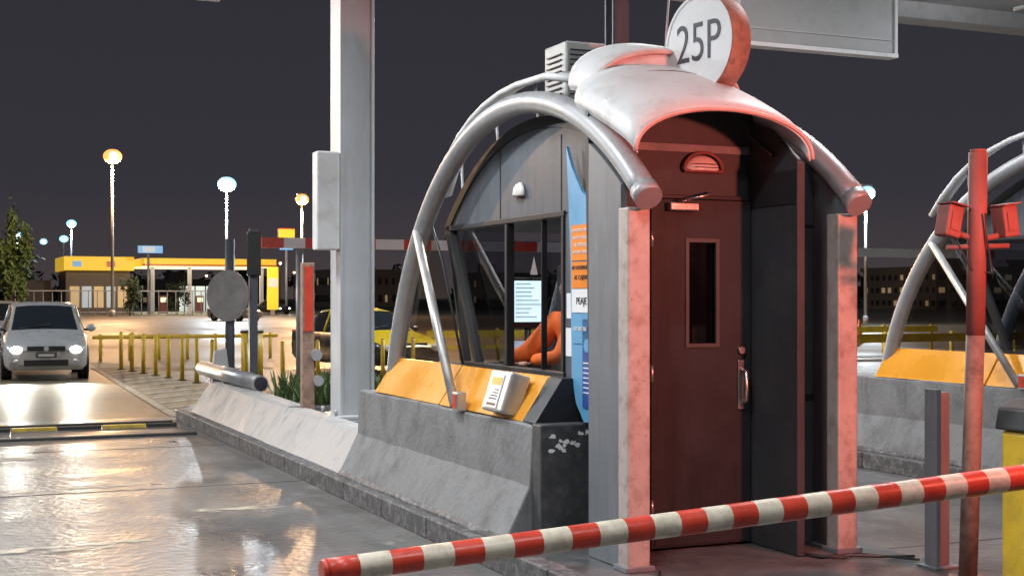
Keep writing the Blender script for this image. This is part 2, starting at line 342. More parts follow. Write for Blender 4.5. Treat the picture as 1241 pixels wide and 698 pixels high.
# ------------------------------------------------------------ booth
CY,CZ=8.3,.35
def arc(R,y0,y1,n):
    return [(y0+(y1-y0)*i/n, CZ+math.sqrt(max(0,R*R-(y0+(y1-y0)*i/n-CY)**2))) for i in range(n+1)]
def build_booth():
    rt=root('toll_booth',(4.35,8.5,.14))
    for nm,x in (('arch_tube_left',3.65),('arch_tube_right',5.06)):
        a0=math.acos((10.83-CY)/2.58);a1=math.pi-math.acos((CY-6.5)/2.58)
        pts=[(x,CY+2.58*math.cos(a0+(a1-a0)*i/40),CZ+2.58*math.sin(a0+(a1-a0)*i/40)) for i in range(41)]
        pts[0]=(x,10.84,.86)
        tube(rt,nm,'steel',pts,.072)
        e0=Vector(pts[-1]);dd=(Vector(pts[-1])-Vector(pts[-2])).normalized()
        cyl(rt,nm+'_collar','steel',e0-dd*.07,e0+dd*.012,.079,seg=24)
        cyl(rt,nm+'_foot','steel',(x,10.84,.865),(x,10.84,.885),.13,seg=24)
    base=[(10.45,2.45),(10.3,2.62),(10.1,2.79),(9.9,2.91),(9.65,3.01),(9.4,3.08),(9.1,3.13),(8.8,3.15),(8.3,3.14),(7.9,3.06)]
    bm=bmesh.new();A=[];B=[]
    for a,b in base:
        A.append(bm.verts.new((3.88,a,b)));B.append(bm.verts.new((4.02,a,b+.045)))
    for i in range(len(base)-1):
        f=bm.faces.new([A[i],B[i],B[i+1],A[i+1]]);f.smooth=True
    ob=fin(bm,'roof_visor','white',rt);sm=ob.modifiers.new('s','SOLIDIFY');sm.thickness=.012
    tube(rt,'roof_rail_left','white',[(3.88,a,b) for a,b in base],.026)
    for y,z,zt in((10.0,2.1,2.85),(9.3,2.6,3.09),(8.6,2.82,3.14)):
        cyl(rt,'rail_bracket','steel',(3.93,y-.08,z-.05),(3.93,y,zt),.010,seg=8)
    for nm,x0,x1 in (('left',3.80,3.85),('right',4.91,4.96)):
        P=[(7.12,2.19)]+arc(2.5,7.12,9.985,24)
        prism(rt,'side_panel_'+nm,'panel',P,'x',x0,x1)
        o=arc(2.505,7.15,9.98,24);inn=arc(2.43,7.15,9.98,24)
        if nm=='left': prism(rt,'arc_trim_'+nm,'dark',o+inn[::-1],'x',x0-.014,x0-.001)
        else: prism(rt,'arc_trim_'+nm,'dark',o+inn[::-1],'x',x1+.001,x1+.014)
        box(rt,'wall_front_'+nm,'panel',(x0,x1),(7.12,7.85),(.16,2.188))
        box(rt,'wall_low_'+nm,'panel',(x0,x1),(7.852,9.95),(.16,1.155))
        xo=x0-.012 if nm=='left' else x1+.012
        xa,xb=min(x0,xo)-.002,max(x1,xo)+.002
        box(rt,'window_head_'+nm,'dark',(xa,xb),(7.84,9.97),(2.17,2.21))
        box(rt,'window_sill_'+nm,'dark',(xa-.002,xb+.002),(7.84,9.62),(1.14,1.175))
        box(rt,'mullion_'+nm,'dark',(xa+.002,xb-.002),(8.765,8.805),(1.176,2.169))
        box(rt,'mullion_b_'+nm,'dark',(xa+.012,xb-.012),(8.20,8.215),(1.176,2.169))
        box(rt,'jamb_'+nm,'dark',(xa+.002,xb-.002),(7.853,7.89),(1.176,2.169))
        prism(rt,'slanted_bar_'+nm,'dark',[(9.33,1.176),(9.38,1.176),(9.94,2.169),(9.87,2.169)],'x',xa+.001,xb-.001)
        prism(rt,'rear_bar_'+nm,'dark',[(9.58,1.176),(9.61,1.176),(9.97,2.169),(9.945,2.169)],'x',xa+.003,xb-.003)
        xm=(x0+x1)/2
        pane(rt,'window_pane_'+nm,'glass',[(8.81,1.18),(9.335,1.18),(9.885,2.165),(8.81,2.165)],'x',xm)
        pane(rt,'sliding_pane_'+nm,'clear',[(7.895,1.18),(8.198,1.18),(8.198,2.165),(7.895,2.165)],'x',xm+.01)
    for y in (7.9,8.9):
        box(rt,'seam','dark',(3.796,3.7995),(y,y+.008),(2.212,2.70),0)
    o=arc(2.52,7.12,9.98,24);inn=arc(2.48,7.12,9.98,24)
    prism(rt,'roof_shell','panel_l',o+inn[::-1],'x',3.852,4.908)
    box(rt,'floor','inside',(3.852,4.908),(7.2,9.9),(.142,.17))
    box(rt,'rear_wall_low','inside',(3.852,4.908),(9.56,9.60),(.172,1.16))
    pane(rt,'rear_window','glass',[(3.86,1.165),(4.9,1.165),(4.9,2.1),(3.86,2.1)],'y',9.86)
    box(rt,'cabinet_inside','inside',(4.55,4.9),(9.2,9.55),(.172,1.9),.01)
    box(rt,'desk','inside',(3.87,4.3),(7.6,9.5),(1.08,1.12))
    box(rt,'added_fill_fixture','lamp_glass',(4.3,4.5),(8.9,9.1),(2.60,2.64),.01)  # added fixture for the fill light that brightens the operator
    light(rt,'added_interior_fill','AREA',(4.35,8.9,2.58),8,(1,.96,.9),.2,rot=(-.15,-.05,-1))  # added fill, lifts the dark booth interior
    bm=bmesh.new();bmesh.ops.create_uvsphere(bm,u_segments=20,v_segments=10,radius=1)
    for v in bm.verts:
        v.co=Vector((3.795-.045*max(0,-v.co.x) if v.co.x<0 else 3.795, 8.55+v.co.y*.085, 2.36+max(v.co.z,-.15)*.085))
    fin(bm,'side_dome_lamp','lamp_glass',rt,smooth=True)
    box(rt,'monitor_case','black',(3.95,4.25),(9.07,9.12),(1.43,1.80),.008)
    box(rt,'monitor_screen','screen',(3.975,4.225),(9.064,9.069),(1.475,1.775),0)
    bm=bmesh.new()
    for k in range(9):
        addbox(bm,(3.99,3.99+random.uniform(.08,.2)),(9.060,9.063),(1.75-k*.03,1.755-k*.03))
    fin(bm,'monitor_text','dblue',rt)
    cyl(rt,'monitor_stand','black',(4.1,9.1,1.12),(4.1,9.1,1.44),.025)
    box(rt,'ticket_printer','black',(3.90,4.06),(8.98,9.05),(1.122,1.25),.01)
    box(rt,'printer_display','screen2',(3.91,4.03),(8.973,8.979),(1.25,1.34),0)
    box(rt,'keyboard','black',(3.90,4.05),(8.60,8.95),(1.122,1.145),.004)
    prism(rt,'white_triangle','paper',[(4.10,1.82),(4.16,1.82),(4.13,1.95)],'y',9.05,9.054)  # flat white triangle above the monitor
    box(rt,'chair_back','black',(4.5,4.85),(8.95,9.0),(1.0,1.5),.02)
    for x in (3.675,5.05):
        P=[(9.32,1.17),(10.74,1.17)]+[(p[0],p[1]) for p in arc(2.5,10.62,9.96,10)]+[(9.75,1.95)]
        pane(rt,'windscreen','plex',P,'x',x)
        tube(rt,'windscreen_edge','dark',[(x,9.96,2.20),(x,9.75,1.95),(x,9.32,1.17)],.010,8)
    tube(rt,'strut_left','galv',[(3.60,10.12,2.17),(3.42,8.82,.90)],.034,14)
    tube(rt,'strut_right','galv',[(5.11,10.12,2.17),(5.16,8.82,.30)],.034,14)
    for nm,a,b in (('a',9.30,10.80),('b',7.80,9.28)):
        prism(rt,'orange_panel_'+nm,'orange',[(3.475,.875),(3.66,1.155),(3.68,1.155),(3.68,.875)],'y',a,b,.006)
    box(rt,'orange_panel_cap','dark',(3.682,3.797),(7.8,9.9),(1.13,1.145),.003)
    prism(rt,'counter_end','dark',[(3.475,.88),(3.66,1.15),(3.79,1.15),(3.79,.88)],'y',7.60,7.79)
    bm=bmesh.new();addbox(bm,(-.08,.06),(-.17,.17),(0,.27))
    bmesh.ops.transform(bm,matrix=Matrix.Translation((3.47,8.12,.90))@Matrix.Rotation(math.radians(18),4,'Y'),verts=bm.verts)
    fin(bm,'card_reader','galv',rt,bevel=.015)
    bm=bmesh.new();addbox(bm,(-.086,-.081),(-.12,.06),(.02,.24))
    addbox(bm,(-.0875,-.0865),(-.11,.05),(.17,.22),1);addbox(bm,(-.0875,-.0865),(-.10,.04),(.035,.05),2)
    for k in range(4): addbox(bm,(-.0875,-.0865),(-.10,.03-.02*k),(.075+k*.02,.082+k*.02),3)
    bmesh.ops.transform(bm,matrix=Matrix.Translation((3.47,8.16,.90))@Matrix.Rotation(math.radians(18),4,'Y'),verts=bm.verts)
    fin(bm,'card_reader_label',['paper','yellow','red','ink'],rt)
    box(rt,'service_lamp','galv',(3.40,3.47),(8.72,8.82),(.872,1.0),.008)
    box(rt,'service_lamp_lens','redarm',(3.394,3.399),(8.735,8.805),(.89,.985),0)
    box(rt,'column_left','colp',(3.58,3.72),(6.6,6.72),(.142,2.15),.01)
    P=[(6.722,.145),(7.12,.145)]+arc(2.50,7.12,6.722,8)
    prism(rt,'fin_panel_left','panel_l',P,'x',3.60,3.64)
    box(rt,'column_right','colp',(4.99,5.13),(6.6,6.72),(.142,2.15),.01)
    P=[(6.722,.145),(7.6,.145)]+arc(2.50,7.6,6.722,8)
    prism(rt,'fin_panel_right','panel_l',P,'x',5.07,5.11)
    box(rt,'column_shoe_left','panel_l',(3.56,3.74),(6.58,6.74),(.1405,.17),.004)
    box(rt,'column_shoe_right','panel_l',(4.97,5.15),(6.58,6.74),(.1405,.17),.004)
    top=[(4.18+.58*math.cos(t),2.72+.30*math.sin(t)) for t in [math.pi*i/20 for i in range(21)]]
    P=[(3.642,.145),(4.76,.145)]+top
    prism(rt,'front_wall','doorp',P,'y',7.13,7.17)
    box(rt,'front_wall_right','panel',(4.744,5.068),(6.95,6.99),(.145,2.50))
    box(rt,'cross_band_a','dark',(4.746,5.066),(6.942,6.949),(1.02,1.06),.002)
    box(rt,'cross_band_b','dark',(4.746,5.066),(6.942,6.949),(2.08,2.10),.002)
    P=[(6.62,.145),(7.13,.145),(7.13,2.74),(6.9,2.66),(6.62,2.46)]
    prism(rt,'reveal_panel','doorp',P,'x',4.71,4.742,.004)
    box(rt,'reveal_band','dark',(4.702,4.709),(6.63,7.12),(2.20,2.40),.002)
    box(rt,'reveal_edge','doorp',(4.698,4.75),(6.60,6.62),(.145,2.44),.004)
    box(rt,'door_frame_l','dark',(3.95,3.995),(7.09,7.128),(.145,2.27),.004)
    box(rt,'door_frame_t','dark',(3.996,4.694),(7.09,7.128),(2.245,2.27),.004)
    bm=bmesh.new()
    addbox(bm,(4.0,4.25),(7.085,7.125),(.16,2.24));addbox(bm,(4.45,4.695),(7.085,7.125),(.16,2.24))
    addbox(bm,(4.25,4.45),(7.0853,7.1247),(.16,1.37));addbox(bm,(4.25,4.45),(7.0853,7.1247),(1.99,2.24))
    fin(bm,'door_leaf','door',rt)
    bm=bmesh.new();addbox(bm,(4.232,4.255),(7.076,7.09),(1.352,2.008));addbox(bm,(4.445,4.468),(7.076,7.09),(1.352,2.008))
    addbox(bm,(4.2555,4.4445),(7.0765,7.0895),(1.352,1.375));addbox(bm,(4.2555,4.4445),(7.0765,7.0895),(1.985,2.008))
    fin(bm,'door_window_frame','doorf',rt)
    box(rt,'door_window','dglass',(4.252,4.448),(7.105,7.11),(1.372,1.988),0)
    box(rt,'kick_plate','door',(4.02,4.66),(7.08,7.0845),(.17,.36),.002)
    box(rt,'handle_plate','chrome',(4.60,4.645),(7.072,7.0845),(.97,1.27),.004)
    tube(rt,'handle_grip','chrome',[(4.622,7.07,1.22),(4.622,7.02,1.2),(4.622,7.015,1.1),(4.622,7.02,1.03),(4.622,7.07,1.0)],.012,10)
    cyl(rt,'lock_cylinder','chrome',(4.622,7.086,1.33),(4.622,7.06,1.33),.022)
    box(rt,'door_closer','chrome',(4.10,4.30),(7.03,7.083),(2.17,2.22),.008)
    tube(rt,'door_closer_arm','chrome',[(4.15,7.05,2.225),(4.3,6.93,2.26),(4.42,7.1,2.29)],.008,8)
    for z in (.4,1.2,2.0): cyl(rt,'hinge','chrome',(3.998,7.075,z-.05),(3.998,7.075,z+.05),.012,seg=10)
    bm=bmesh.new();bmesh.ops.create_uvsphere(bm,u_segments=24,v_segments=12,radius=1)
    for v in bm.verts:
        v.co=Vector((4.37+v.co.x*.12,7.128-max(0,-v.co.y)*.06,2.43+max(v.co.z,-.12)*.085))
    fin(bm,'bulkhead_lamp','lamp_glass',rt,smooth=True)
    pts=[(4.37+.135*math.cos(t),2.43+.10*math.sin(t)) for t in [math.pi*i/16 for i in range(17)]]
    tube(rt,'bulkhead_lamp_rim','red',[(p[0],7.10,p[1]) for p in pts]+[(4.235,7.10,2.418),(4.505,7.10,2.418)],.010,8)
    for z in (2.435,2.455): box(rt,'lamp_bar','dark',(4.29,4.45),(7.060,7.063),(z,z+.005),0)
    tube(rt,'wall_cable','black',[(4.45,7.12,2.95),(4.52,7.10,2.75),(4.69,7.0,2.6),(4.69,6.85,2.5)],.010,8)
    tube(rt,'door_cable','dark',[(3.97,7.07,2.2),(3.96,7.07,1.5),(3.97,7.07,.9),(3.96,7.07,.3)],.008,8)
    bm=bmesh.new();r_=random.Random(5)
    for k in range(46):
        x=r_.choice([3.60,3.65,3.69]);z=r_.uniform(.2,2.1);s=r_.uniform(.002,.006);y=6.5985
        addbox(bm,(x,x+s),(y,y+.001),(z,z+s*r_.uniform(.6,2)))
    fin(bm,'paint_chips','rust',rt)
    def canopy(nm,y0,y1,z0,z1,cx,hw,rise,m,th=.03,cap=False):
        bm=bmesh.new();ny=8;nx=28;O=[];I=[]
        for j in range(ny+1):
            t=j/ny;y=y0+(y1-y0)*t;zb=z0+(z1-z0)*(t**.8)
            ro=[];ri=[]
            for i in range(nx+1):
                a=math.pi*i/nx
                X=cx-hw*math.cos(a);Z=zb+rise*math.sin(a)**.85
                ro.append(bm.verts.new((X,y,Z+th)));ri.append(bm.verts.new((X*1.0+ (cx-X)*.03,y,Z)))
            O.append(ro);I.append(ri)
        for j in range(ny):
            for i in range(nx):
                f=bm.faces.new([O[j][i],O[j][i+1],O[j+1][i+1],O[j+1][i]]);f.smooth=True
                f=bm.faces.new([I[j][i],I[j+1][i],I[j+1][i+1],I[j][i+1]]);f.smooth=True
            bm.faces.new([O[j][0],O[j+1][0],I[j+1][0],I[j][0]]);bm.faces.new([O[j][nx],I[j][nx],I[j+1][nx],O[j+1][nx]])
        for i in range(nx):
            bm.faces.new([O[0][i],I[0][i],I[0][i+1],O[0][i+1]]);bm.faces.new([O[ny][i],O[ny][i+1],I[ny][i+1],I[ny][i]])
        fin(bm,nm,m,rt)
        tube(rt,nm+'_rim','rim',[(cx-hw*math.cos(math.pi*i/28),y0-.006,z0+rise*math.sin(math.pi*i/28)**.85+.012) for i in range(29)],.012,10)
        if cap:
            pts=[(cx-hw*.97*math.cos(math.pi*i/24),z0+rise*math.sin(math.pi*i/24)**.85) for i in range(25)]
            prism(rt,nm+'_end','white',pts,'y',y0+.02,y0+.04)
    M['rim']=mat('red_lit_canopy_rim',(.6,.42,.38),.4,0,.15,8)  # white rim with the red light tinted into its colour
    canopy('door_canopy',6.55,7.30,2.44,2.79,4.18,.585,.26,'white')
    canopy('upper_canopy',7.36,7.72,2.86,2.96,4.28,.52,.30,'white',cap=True)
    for (x,y,z) in ((3.66,6.98,2.755),(3.70,6.75,2.67)):
        cyl(rt,'canopy_bolt','chrome',(x+.03,y,z-.02),(x-.04,y-.02,z+.02),.026,.016,12)
    for x in (3.85,4.7): cyl(rt,'canopy_stay','steel',(x,7.5,2.5),(x,7.5,2.95),.02,seg=10)
    cyl(rt,'antenna','steel',(4.55,7.9,3.1),(4.6,7.9,3.75),.008,seg=6)
    box(rt,'air_conditioner','louver',(4.18,4.54),(8.62,8.98),(2.9,3.46),.015)
    bm=bmesh.new()
    for k in range(14): addbox(bm,(4.21,4.51),(8.606,8.618),(2.94+k*.035,2.947+k*.035))
    for k in range(11): addbox(bm,(4.165,4.178),(8.68,8.92),(2.97+k*.04,2.977+k*.04))
    fin(bm,'air_conditioner_grille','dark',rt)
    P=[(7.70,2.60),(7.62,2.46),(7.48,2.30),(7.32,2.22),(7.31,.90),(7.45,.89),(7.56,1.0),(7.62,1.15),(7.64,1.9),(7.67,2.3)]
    prism(rt,'banner','blue',P,'x',3.735,3.755)
    box(rt,'banner_header','banorange',(3.729,3.734),(7.33,7.615),(1.88,2.10),0)
    box(rt,'banner_header2','banorange',(3.729,3.734),(7.33,7.612),(1.71,1.872),0)
    box(rt,'banner_white','paper',(3.729,3.734),(7.33,7.608),(1.56,1.705),0)
    box(rt,'banner_ltblue','blue',(3.729,3.734),(7.33,7.60),(1.37,1.555),0)
    box(rt,'banner_navy','dblue',(3.729,3.734),(7.33,7.46),(.98,1.52),0)
    for i,(s,z,sz) in enumerate((('LA MODIFICACION DEL',2.065,.025),('ORDEN DE PREGUNTA',2.02,.025),('AL OPERADOR',1.975,.03),('AUTOMATICAMENTE',1.93,.025),('NO INTERRUMPA',1.835,.034),('AL CAJERO',1.775,.04))):
        text(rt,'banner_text','wink' if i<4 else 'ink',s,(3.727,7.47,z),(-1,0,0),sz,.001)
    text(rt,'banner_text','ink','PEAJE',(3.727,7.47,1.63),(-1,0,0),.06,.001)
    text(rt,'banner_text','wink','600 800 200',(3.727,7.49,1.46),(-1,0,0),.035,.001)
    cyl(rt,'banner_emblem','blue',(3.728,7.395,1.36),(3.7255,7.395,1.36),.042)
    bm=bmesh.new()
    for k in range(7): addbox(bm,(3.7265,3.728),(7.345,7.445),(1.25-k*.03,1.257-k*.03))
    fin(bm,'banner_lines','wink',rt)
    box(rt,'paper_notice_a','paper',(3.7965,3.7985),(7.70,7.82),(1.52,1.68),0)
    box(rt,'paper_notice_b','paper',(3.7965,3.7985),(7.72,7.83),(1.28,1.46),0)
    return rt
bt=build_booth()
rt2=dup(bt,(5.2,.1,0))
sg=root('lane_number_sign',(4.42,7.13,3.2))
ph=math.radians(80);nx,ny=-math.sin(ph),-math.cos(ph)
n=Vector((nx,ny,0));c=Vector((4.42,7.13,3.19))
bm=bmesh.new();addcyl(bm,c-n*.075,c+n*.075,.30,seg=48);fin(bm,'drum','rust',sg,bevel=.006)
M['face']=mat('sign_face',(.66,.68,.69),.4,0,.04,4,dirt=(.5,.45,.4),da=.3,dscale=6)
cyl(sg,'face','face',c+n*.0755,c+n*.080,.288,seg=48)
bm=bmesh.new()
R0=[];R1=[]
x_=Vector((0,0,1)).cross(n)
for i in range(48):
    a=2*math.pi*i/48;o=x_*math.cos(a)+Vector((0,0,1))*math.sin(a)
    R0.append(bm.verts.new(c+n*.084+o*.303));R1.append(bm.verts.new(c+n*.084+o*.284))
for i in range(48): bm.faces.new([R0[i],R0[(i+1)%48],R1[(i+1)%48],R1[i]])
fin(bm,'rim_ring','white',sg)
t_=text(sg,'number_text','ink','25P',c+n*.082,(nx,ny,0),.34,.002,.80)
t_.data.offset=-.002
cyl(sg,'post','rust',(4.42,7.13,2.86),(4.42,7.13,2.93),.05)
rt=root('steel_roof_post',(4.36,8.2,3))
bm=bmesh.new()
addbox(bm,(4.30,4.42),(8.14,8.155),(2.84,5.5));addbox(bm,(4.30,4.42),(8.245,8.26),(2.84,5.5));addbox(bm,(4.353,4.367),(8.1555,8.2445),(2.84,5.5))
fin(bm,'h_section','panel',rt)
# ------------------------------------------------------------ operator
OFF=Vector((-.08,.22,.02))
def skinobj(rt,name,m,V,E,R,rootv=0,sub=2):
    me=bpy.data.meshes.new(name);o=ORI[rt.name]
    me.from_pydata([Vector(v)-o for v in V],E,[]);me.materials.append(M[m])
    ob=bpy.data.objects.new(name,me);S.collection.objects.link(ob);ob.parent=rt
    md=ob.modifiers.new('s','SKIN');md.use_smooth_shade=True
    sv=me.skin_vertices[0].data
    for i,r in enumerate(R):
        sv[i].radius=(r,r) if not isinstance(r,tuple) else r
    sv[rootv].use_root=True
    s=ob.modifiers.new('u','SUBSURF');s.levels=sub;s.render_levels=sub
    return ob
pr=root('toll_operator',(4.4,8.4,.15))
V=[(4.48,8.38,.88),(4.47,8.40,1.05),(4.44,8.43,1.25),(4.41,8.46,1.42),(4.40,8.47,1.50),(4.40,8.47,1.55),
   (4.30,8.36,1.44),(4.16,8.30,1.22),(4.02,8.47,1.19),(4.28,8.60,1.46),(4.08,8.64,1.23),(4.01,8.80,1.20)]
E=[(0,1),(1,2),(2,3),(3,4),(4,5),(3,6),(6,7),(7,8),(3,9),(9,10),(10,11)]
R=[.15,.14,.15,.14,.075,.062,.07,.058,.042,.09,.085,.05]
skinobj(pr,'jacket','jacket',V,E,R)
V=[(4.48,8.38,.86),(4.42,8.28,.84),(4.12,8.30,.82),(4.14,8.30,.36),(4.08,8.31,.23),(3.98,8.32,.21),(4.42,8.50,.84),(4.10,8.58,.82),(4.14,8.58,.36),(4.08,8.59,.23),(3.98,8.60,.21)]
E=[(0,1),(1,2),(2,3),(3,4),(4,5),(0,6),(6,7),(7,8),(8,9),(9,10)]
skinobj(pr,'trousers','trouser',V,E,[.14,.095,.07,.05,.045,.04,.095,.07,.05,.045,.04])
bm=bmesh.new();bmesh.ops.create_uvsphere(bm,u_segments=24,v_segments=18,radius=1)
for v in bm.verts:
    p=v.co.copy();jaw=1-.25*max(0,-p.z)
    x=p.x*.095*jaw;y=p.y*.078*jaw;z=p.z*.12
    if p.x<-.8 and abs(p.y)<.25 and -.35<p.z<.1: x-=.018
    v.co=Vector((4.36+x,8.49+y,1.70+z))
fin(bm,'head','skin',pr,smooth=True)
bm=bmesh.new();bmesh.ops.create_uvsphere(bm,u_segments=24,v_segments=18,radius=1)
bmesh.ops.delete(bm,geom=[v for v in bm.verts if v.co.z<.25 and v.co.x<.2 or v.co.z<-.4],context='VERTS')
for v in bm.verts: v.co=Vector((4.365+v.co.x*.103,8.49+v.co.y*.086,1.705+v.co.z*.128))
fin(bm,'hair','hair',pr,smooth=True)
cyl(pr,'neck','skin',(4.40,8.47,1.52),(4.38,8.48,1.64),.05,.048)
for dy in (-.03,.03):
    bm=bmesh.new();bmesh.ops.create_uvsphere(bm,u_segments=8,v_segments=6,radius=.011);bmesh.ops.translate(bm,verts=bm.verts,vec=(4.27,8.49+dy,1.71));fin(bm,'eye','ink',pr,smooth=True)
    cyl(pr,'ear','skin',(4.37,8.49+dy*2.6,1.70),(4.37,8.49+dy*2.85,1.70),.028,.02,10)
box(pr,'mouth','ink',(4.268,4.28),(8.47,8.51),(1.645,1.65),0)
def hand(px,py,pz,dx,dy):
    d=Vector((dx,dy,0)).normalized();s=Vector((-d.y,d.x,0));b=Vector((px,py,pz))
    skinobj(pr,'palm','skin',[b,b+d*.05,b+d*.085],[(0,1),(1,2)],[.026,(.036,.018),(.036,.016)])
    for k,(off,ln) in enumerate(((-.030,.062),(-.010,.072),(.010,.068),(.030,.052))):
        q=b+d*.085+s*off
        skinobj(pr,'finger_%d'%(k+1),'skin',[q-d*.015,q+d*ln*.45+Vector((0,0,.004)),q+d*ln*.8+Vector((0,0,-.008)),q+d*ln+Vector((0,0,-.022))],[(0,1),(1,2),(2,3)],[.009,.0088,.008,.007])
    q=b+d*.03+s*-.03
    skinobj(pr,'thumb','skin',[q,q-s*.03+d*.02,q-s*.04+d*.05],[(0,1),(1,2)],[.011,.010,.008])
hand(4.00,8.49,1.165,-.2,1);hand(4.005,8.81,1.17,.15,1)
pr.location=Vector(pr.location)+OFF
rt=root('operator_stool',(4.41,8.6,.17))
cyl(rt,'seat','black',(4.41,8.60,.70),(4.41,8.60,.76),.2);cyl(rt,'stem','chrome',(4.41,8.60,.2),(4.41,8.60,.70),.03);cyl(rt,'foot','black',(4.41,8.60,.171),(4.41,8.60,.2),.22)
# ------------------------------------------------------------ gate, poles near
rt=root('barrier_gate',(4.7,4.5,.14))
box(rt,'cabinet','yellow',(4.53,4.92),(4.44,4.80),(.142,1.05),.02)
box(rt,'cabinet_door','yellow',(4.56,4.89),(4.432,4.438),(.22,.95),.003)
prism(rt,'cabinet_top','black',[(4.51,1.052),(4.94,1.052),(4.92,1.15),(4.84,1.19),(4.61,1.19),(4.53,1.15)],'y',4.42,4.82,.01)
cyl(rt,'pivot','black',(4.72,4.44,.95),(4.72,4.25,.95),.06)
bm=bmesh.new();n_=32;x0,x1=1.215,4.72
def armz(x): return .762+(x-1.2)/(4.34-1.17)*.160
for i in range(n_):
    a=x0+(x1-x0)*i/n_;b=x0+(x1-x0)*(i+1)/n_
    ra=.040+.014*(a-x0)/(x1-x0);rb=.040+.014*(b-x0)/(x1-x0)
    addcyl(bm,(a,4.3,armz(a)),(b,4.3,armz(b)),ra,rb,20,0 if i%2==0 else 1,cap=(i in(0,n_-1)))
fin(bm,'arm',['redarm','whitearm'],rt)
cyl(rt,'arm_end_cap','redarm',(x0-.012,4.3,armz(x0)),(x0+.004,4.3,armz(x0)),.036,.043)
rt=root('sensor_pole',(5.2,5.7,.14))
tube(rt,'pole_top','red',[(5.205,5.70,1.45),(5.215,5.69,2.43)],.050)
tube(rt,'pole','poler',[(5.17,5.72,.14),(5.205,5.70,1.451)],.049)
cyl(rt,'pole_cap','red',(5.215,5.69,2.43),(5.215,5.69,2.445),.042)
cyl(rt,'pole_flange','poler',(5.17,5.72,.142),(5.17,5.72,.16),.1)
tube(rt,'crossbar','red',[(5.03,5.77,2.02),(5.215,5.69,1.96),(5.38,5.62,2.0)],.017,10)
tube(rt,'crossbar_low','red',[(5.06,5.76,1.92),(5.37,5.63,1.93)],.014,10)
for (cx,cy,ti) in ((5.07,5.75,.2),(5.345,5.63,-.15)):
    bm=bmesh.new();addbox(bm,(-.05,.05),(-.05,.05),(-.085,.085))
    bmesh.ops.transform(bm,matrix=Matrix.Translation((cx,cy,2.06))@Matrix.Rotation(ti,4,'Y'),verts=bm.verts)
    fin(bm,'sensor_head','red',rt,bevel=.01)
    bm=bmesh.new();addbox(bm,(-.058,.058),(-.075,.05),(.087,.094));addbox(bm,(-.03,.03),(-.056,-.051),(-.05,.05))
    bmesh.ops.transform(bm,matrix=Matrix.Translation((cx,cy,2.06))@Matrix.Rotation(ti,4,'Y'),verts=bm.verts)
    fin(bm,'sensor_hood','red',rt)
tube(rt,'cable','black',[(5.1,5.74,1.97),(5.16,5.68,1.80),(5.26,5.63,1.78),(5.22,5.63,1.95),(5.2,5.62,2.1)],.006,8)
rt=root('metal_post',(5.25,6.05,.14))
box(rt,'panel_a','panel_l',(5.20,5.235),(6.0,6.10),(.142,1.14),.004);box(rt,'panel_b','panel_l',(5.245,5.33),(6.04,6.06),(.142,1.12),.004)
box(rt,'foot','panel_l',(5.17,5.35),(5.97,6.13),(.1405,.155),.003)
rt=root('ground_cable',(4.9,6.5,.15))
tube(rt,'cable_a','black',[(4.72,6.7,.155),(4.8,6.5,.155),(4.95,6.48,.155),(5.1,6.38,.155),(5.3,6.3,.155)],.009,8)
tube(rt,'cable_b','black',[(4.75,6.6,.155),(4.9,6.42,.155),(5.05,6.52,.155),(5.25,6.2,.155)],.007,8)
tube(rt,'cable_c','black',[(3.72,6.5,.155),(3.6,6.3,.155),(3.5,6.35,.156),(3.4,6.2,.156)],.009,8)
rt=root('traffic_signal',(5.2,2.9,.14))
cyl(rt,'pole','steel',(5.2,2.8,.14),(5.2,2.8,2.6),.05)
box(rt,'housing','black',(5.05,5.35),(2.86,3.06),(1.9,2.6),.02)
cyl(rt,'red_lens','e_red',(5.2,3.061,2.42),(5.2,3.075,2.42),.1)
cyl(rt,'green_lens','black',(5.2,3.061,2.1),(5.2,3.075,2.1),.1)
light(rt,'red_light','SPOT',(5.2,3.12,2.42),700,(1,.19,.13),.1,rot=(-.30,1,-.22),spot=95,blend=.7)
# ------------------------------------------------------------ canopy column etc
rt=root('canopy_column',(3.98,13.05,.14))
bm=bmesh.new()
addbox(bm,(3.80,3.83),(12.9,13.25),(.5,5.5));addbox(bm,(4.12,4.15),(12.9,13.25),(.5,5.5));addbox(bm,(3.8305,4.1195),(12.93,12.95),(.5,5.5));addbox(bm,(3.8305,4.1195),(13.2,13.22),(.5,5.5))
fin(bm,'shaft','col',rt,bevel=.004)
box(rt,'base_plate','col',(3.68,4.27),(12.78,13.37),(.46,.5),.01)
bm=bmesh.new()
for sx in(3.74,4.21):
    for sy in (12.84,13.31): addcyl(bm,(sx,sy,.5),(sx,sy,.56),.018,seg=6)
fin(bm,'anchor_bolts','steel',rt)
box(rt,'pedestal','conc',(3.82,4.33),(12.7,13.45),(.142,.46),.02)
box(rt,'equipment_box','white',(3.56,3.79),(12.88,13.06),(2.12,3.08),.015)
box(rt,'conduit','col',(4.155,4.18),(13.0,13.04),(.5,5.4),.004)
rt=root('marker_post',(3.76,14,.14))
box(rt,'shaft','rust',(3.70,3.83),(13.95,14.05),(.142,2.02),.01)
box(rt,'reflector','redarm',(3.72,3.81),(13.94,13.949),(1.3,1.98),.002)
cyl(rt,'round_sensor','steel',(3.84,13.95,1.05),(3.84,13.9,1.05),.06);cyl(rt,'round_sensor_2','steel',(3.86,13.95,.78),(3.86,13.9,.78),.055)
rt=root('guard_pipe',(3.8,17,.5))
tube(rt,'pipe','galv',[(3.55,18.6,.70),(3.78,16.2,.62)],.10,20)
bm=bmesh.new();addcyl(bm,(3.7815,16.192,.62),(3.782,16.188,.62),.082);fin(bm,'pipe_mouth','ink',rt)
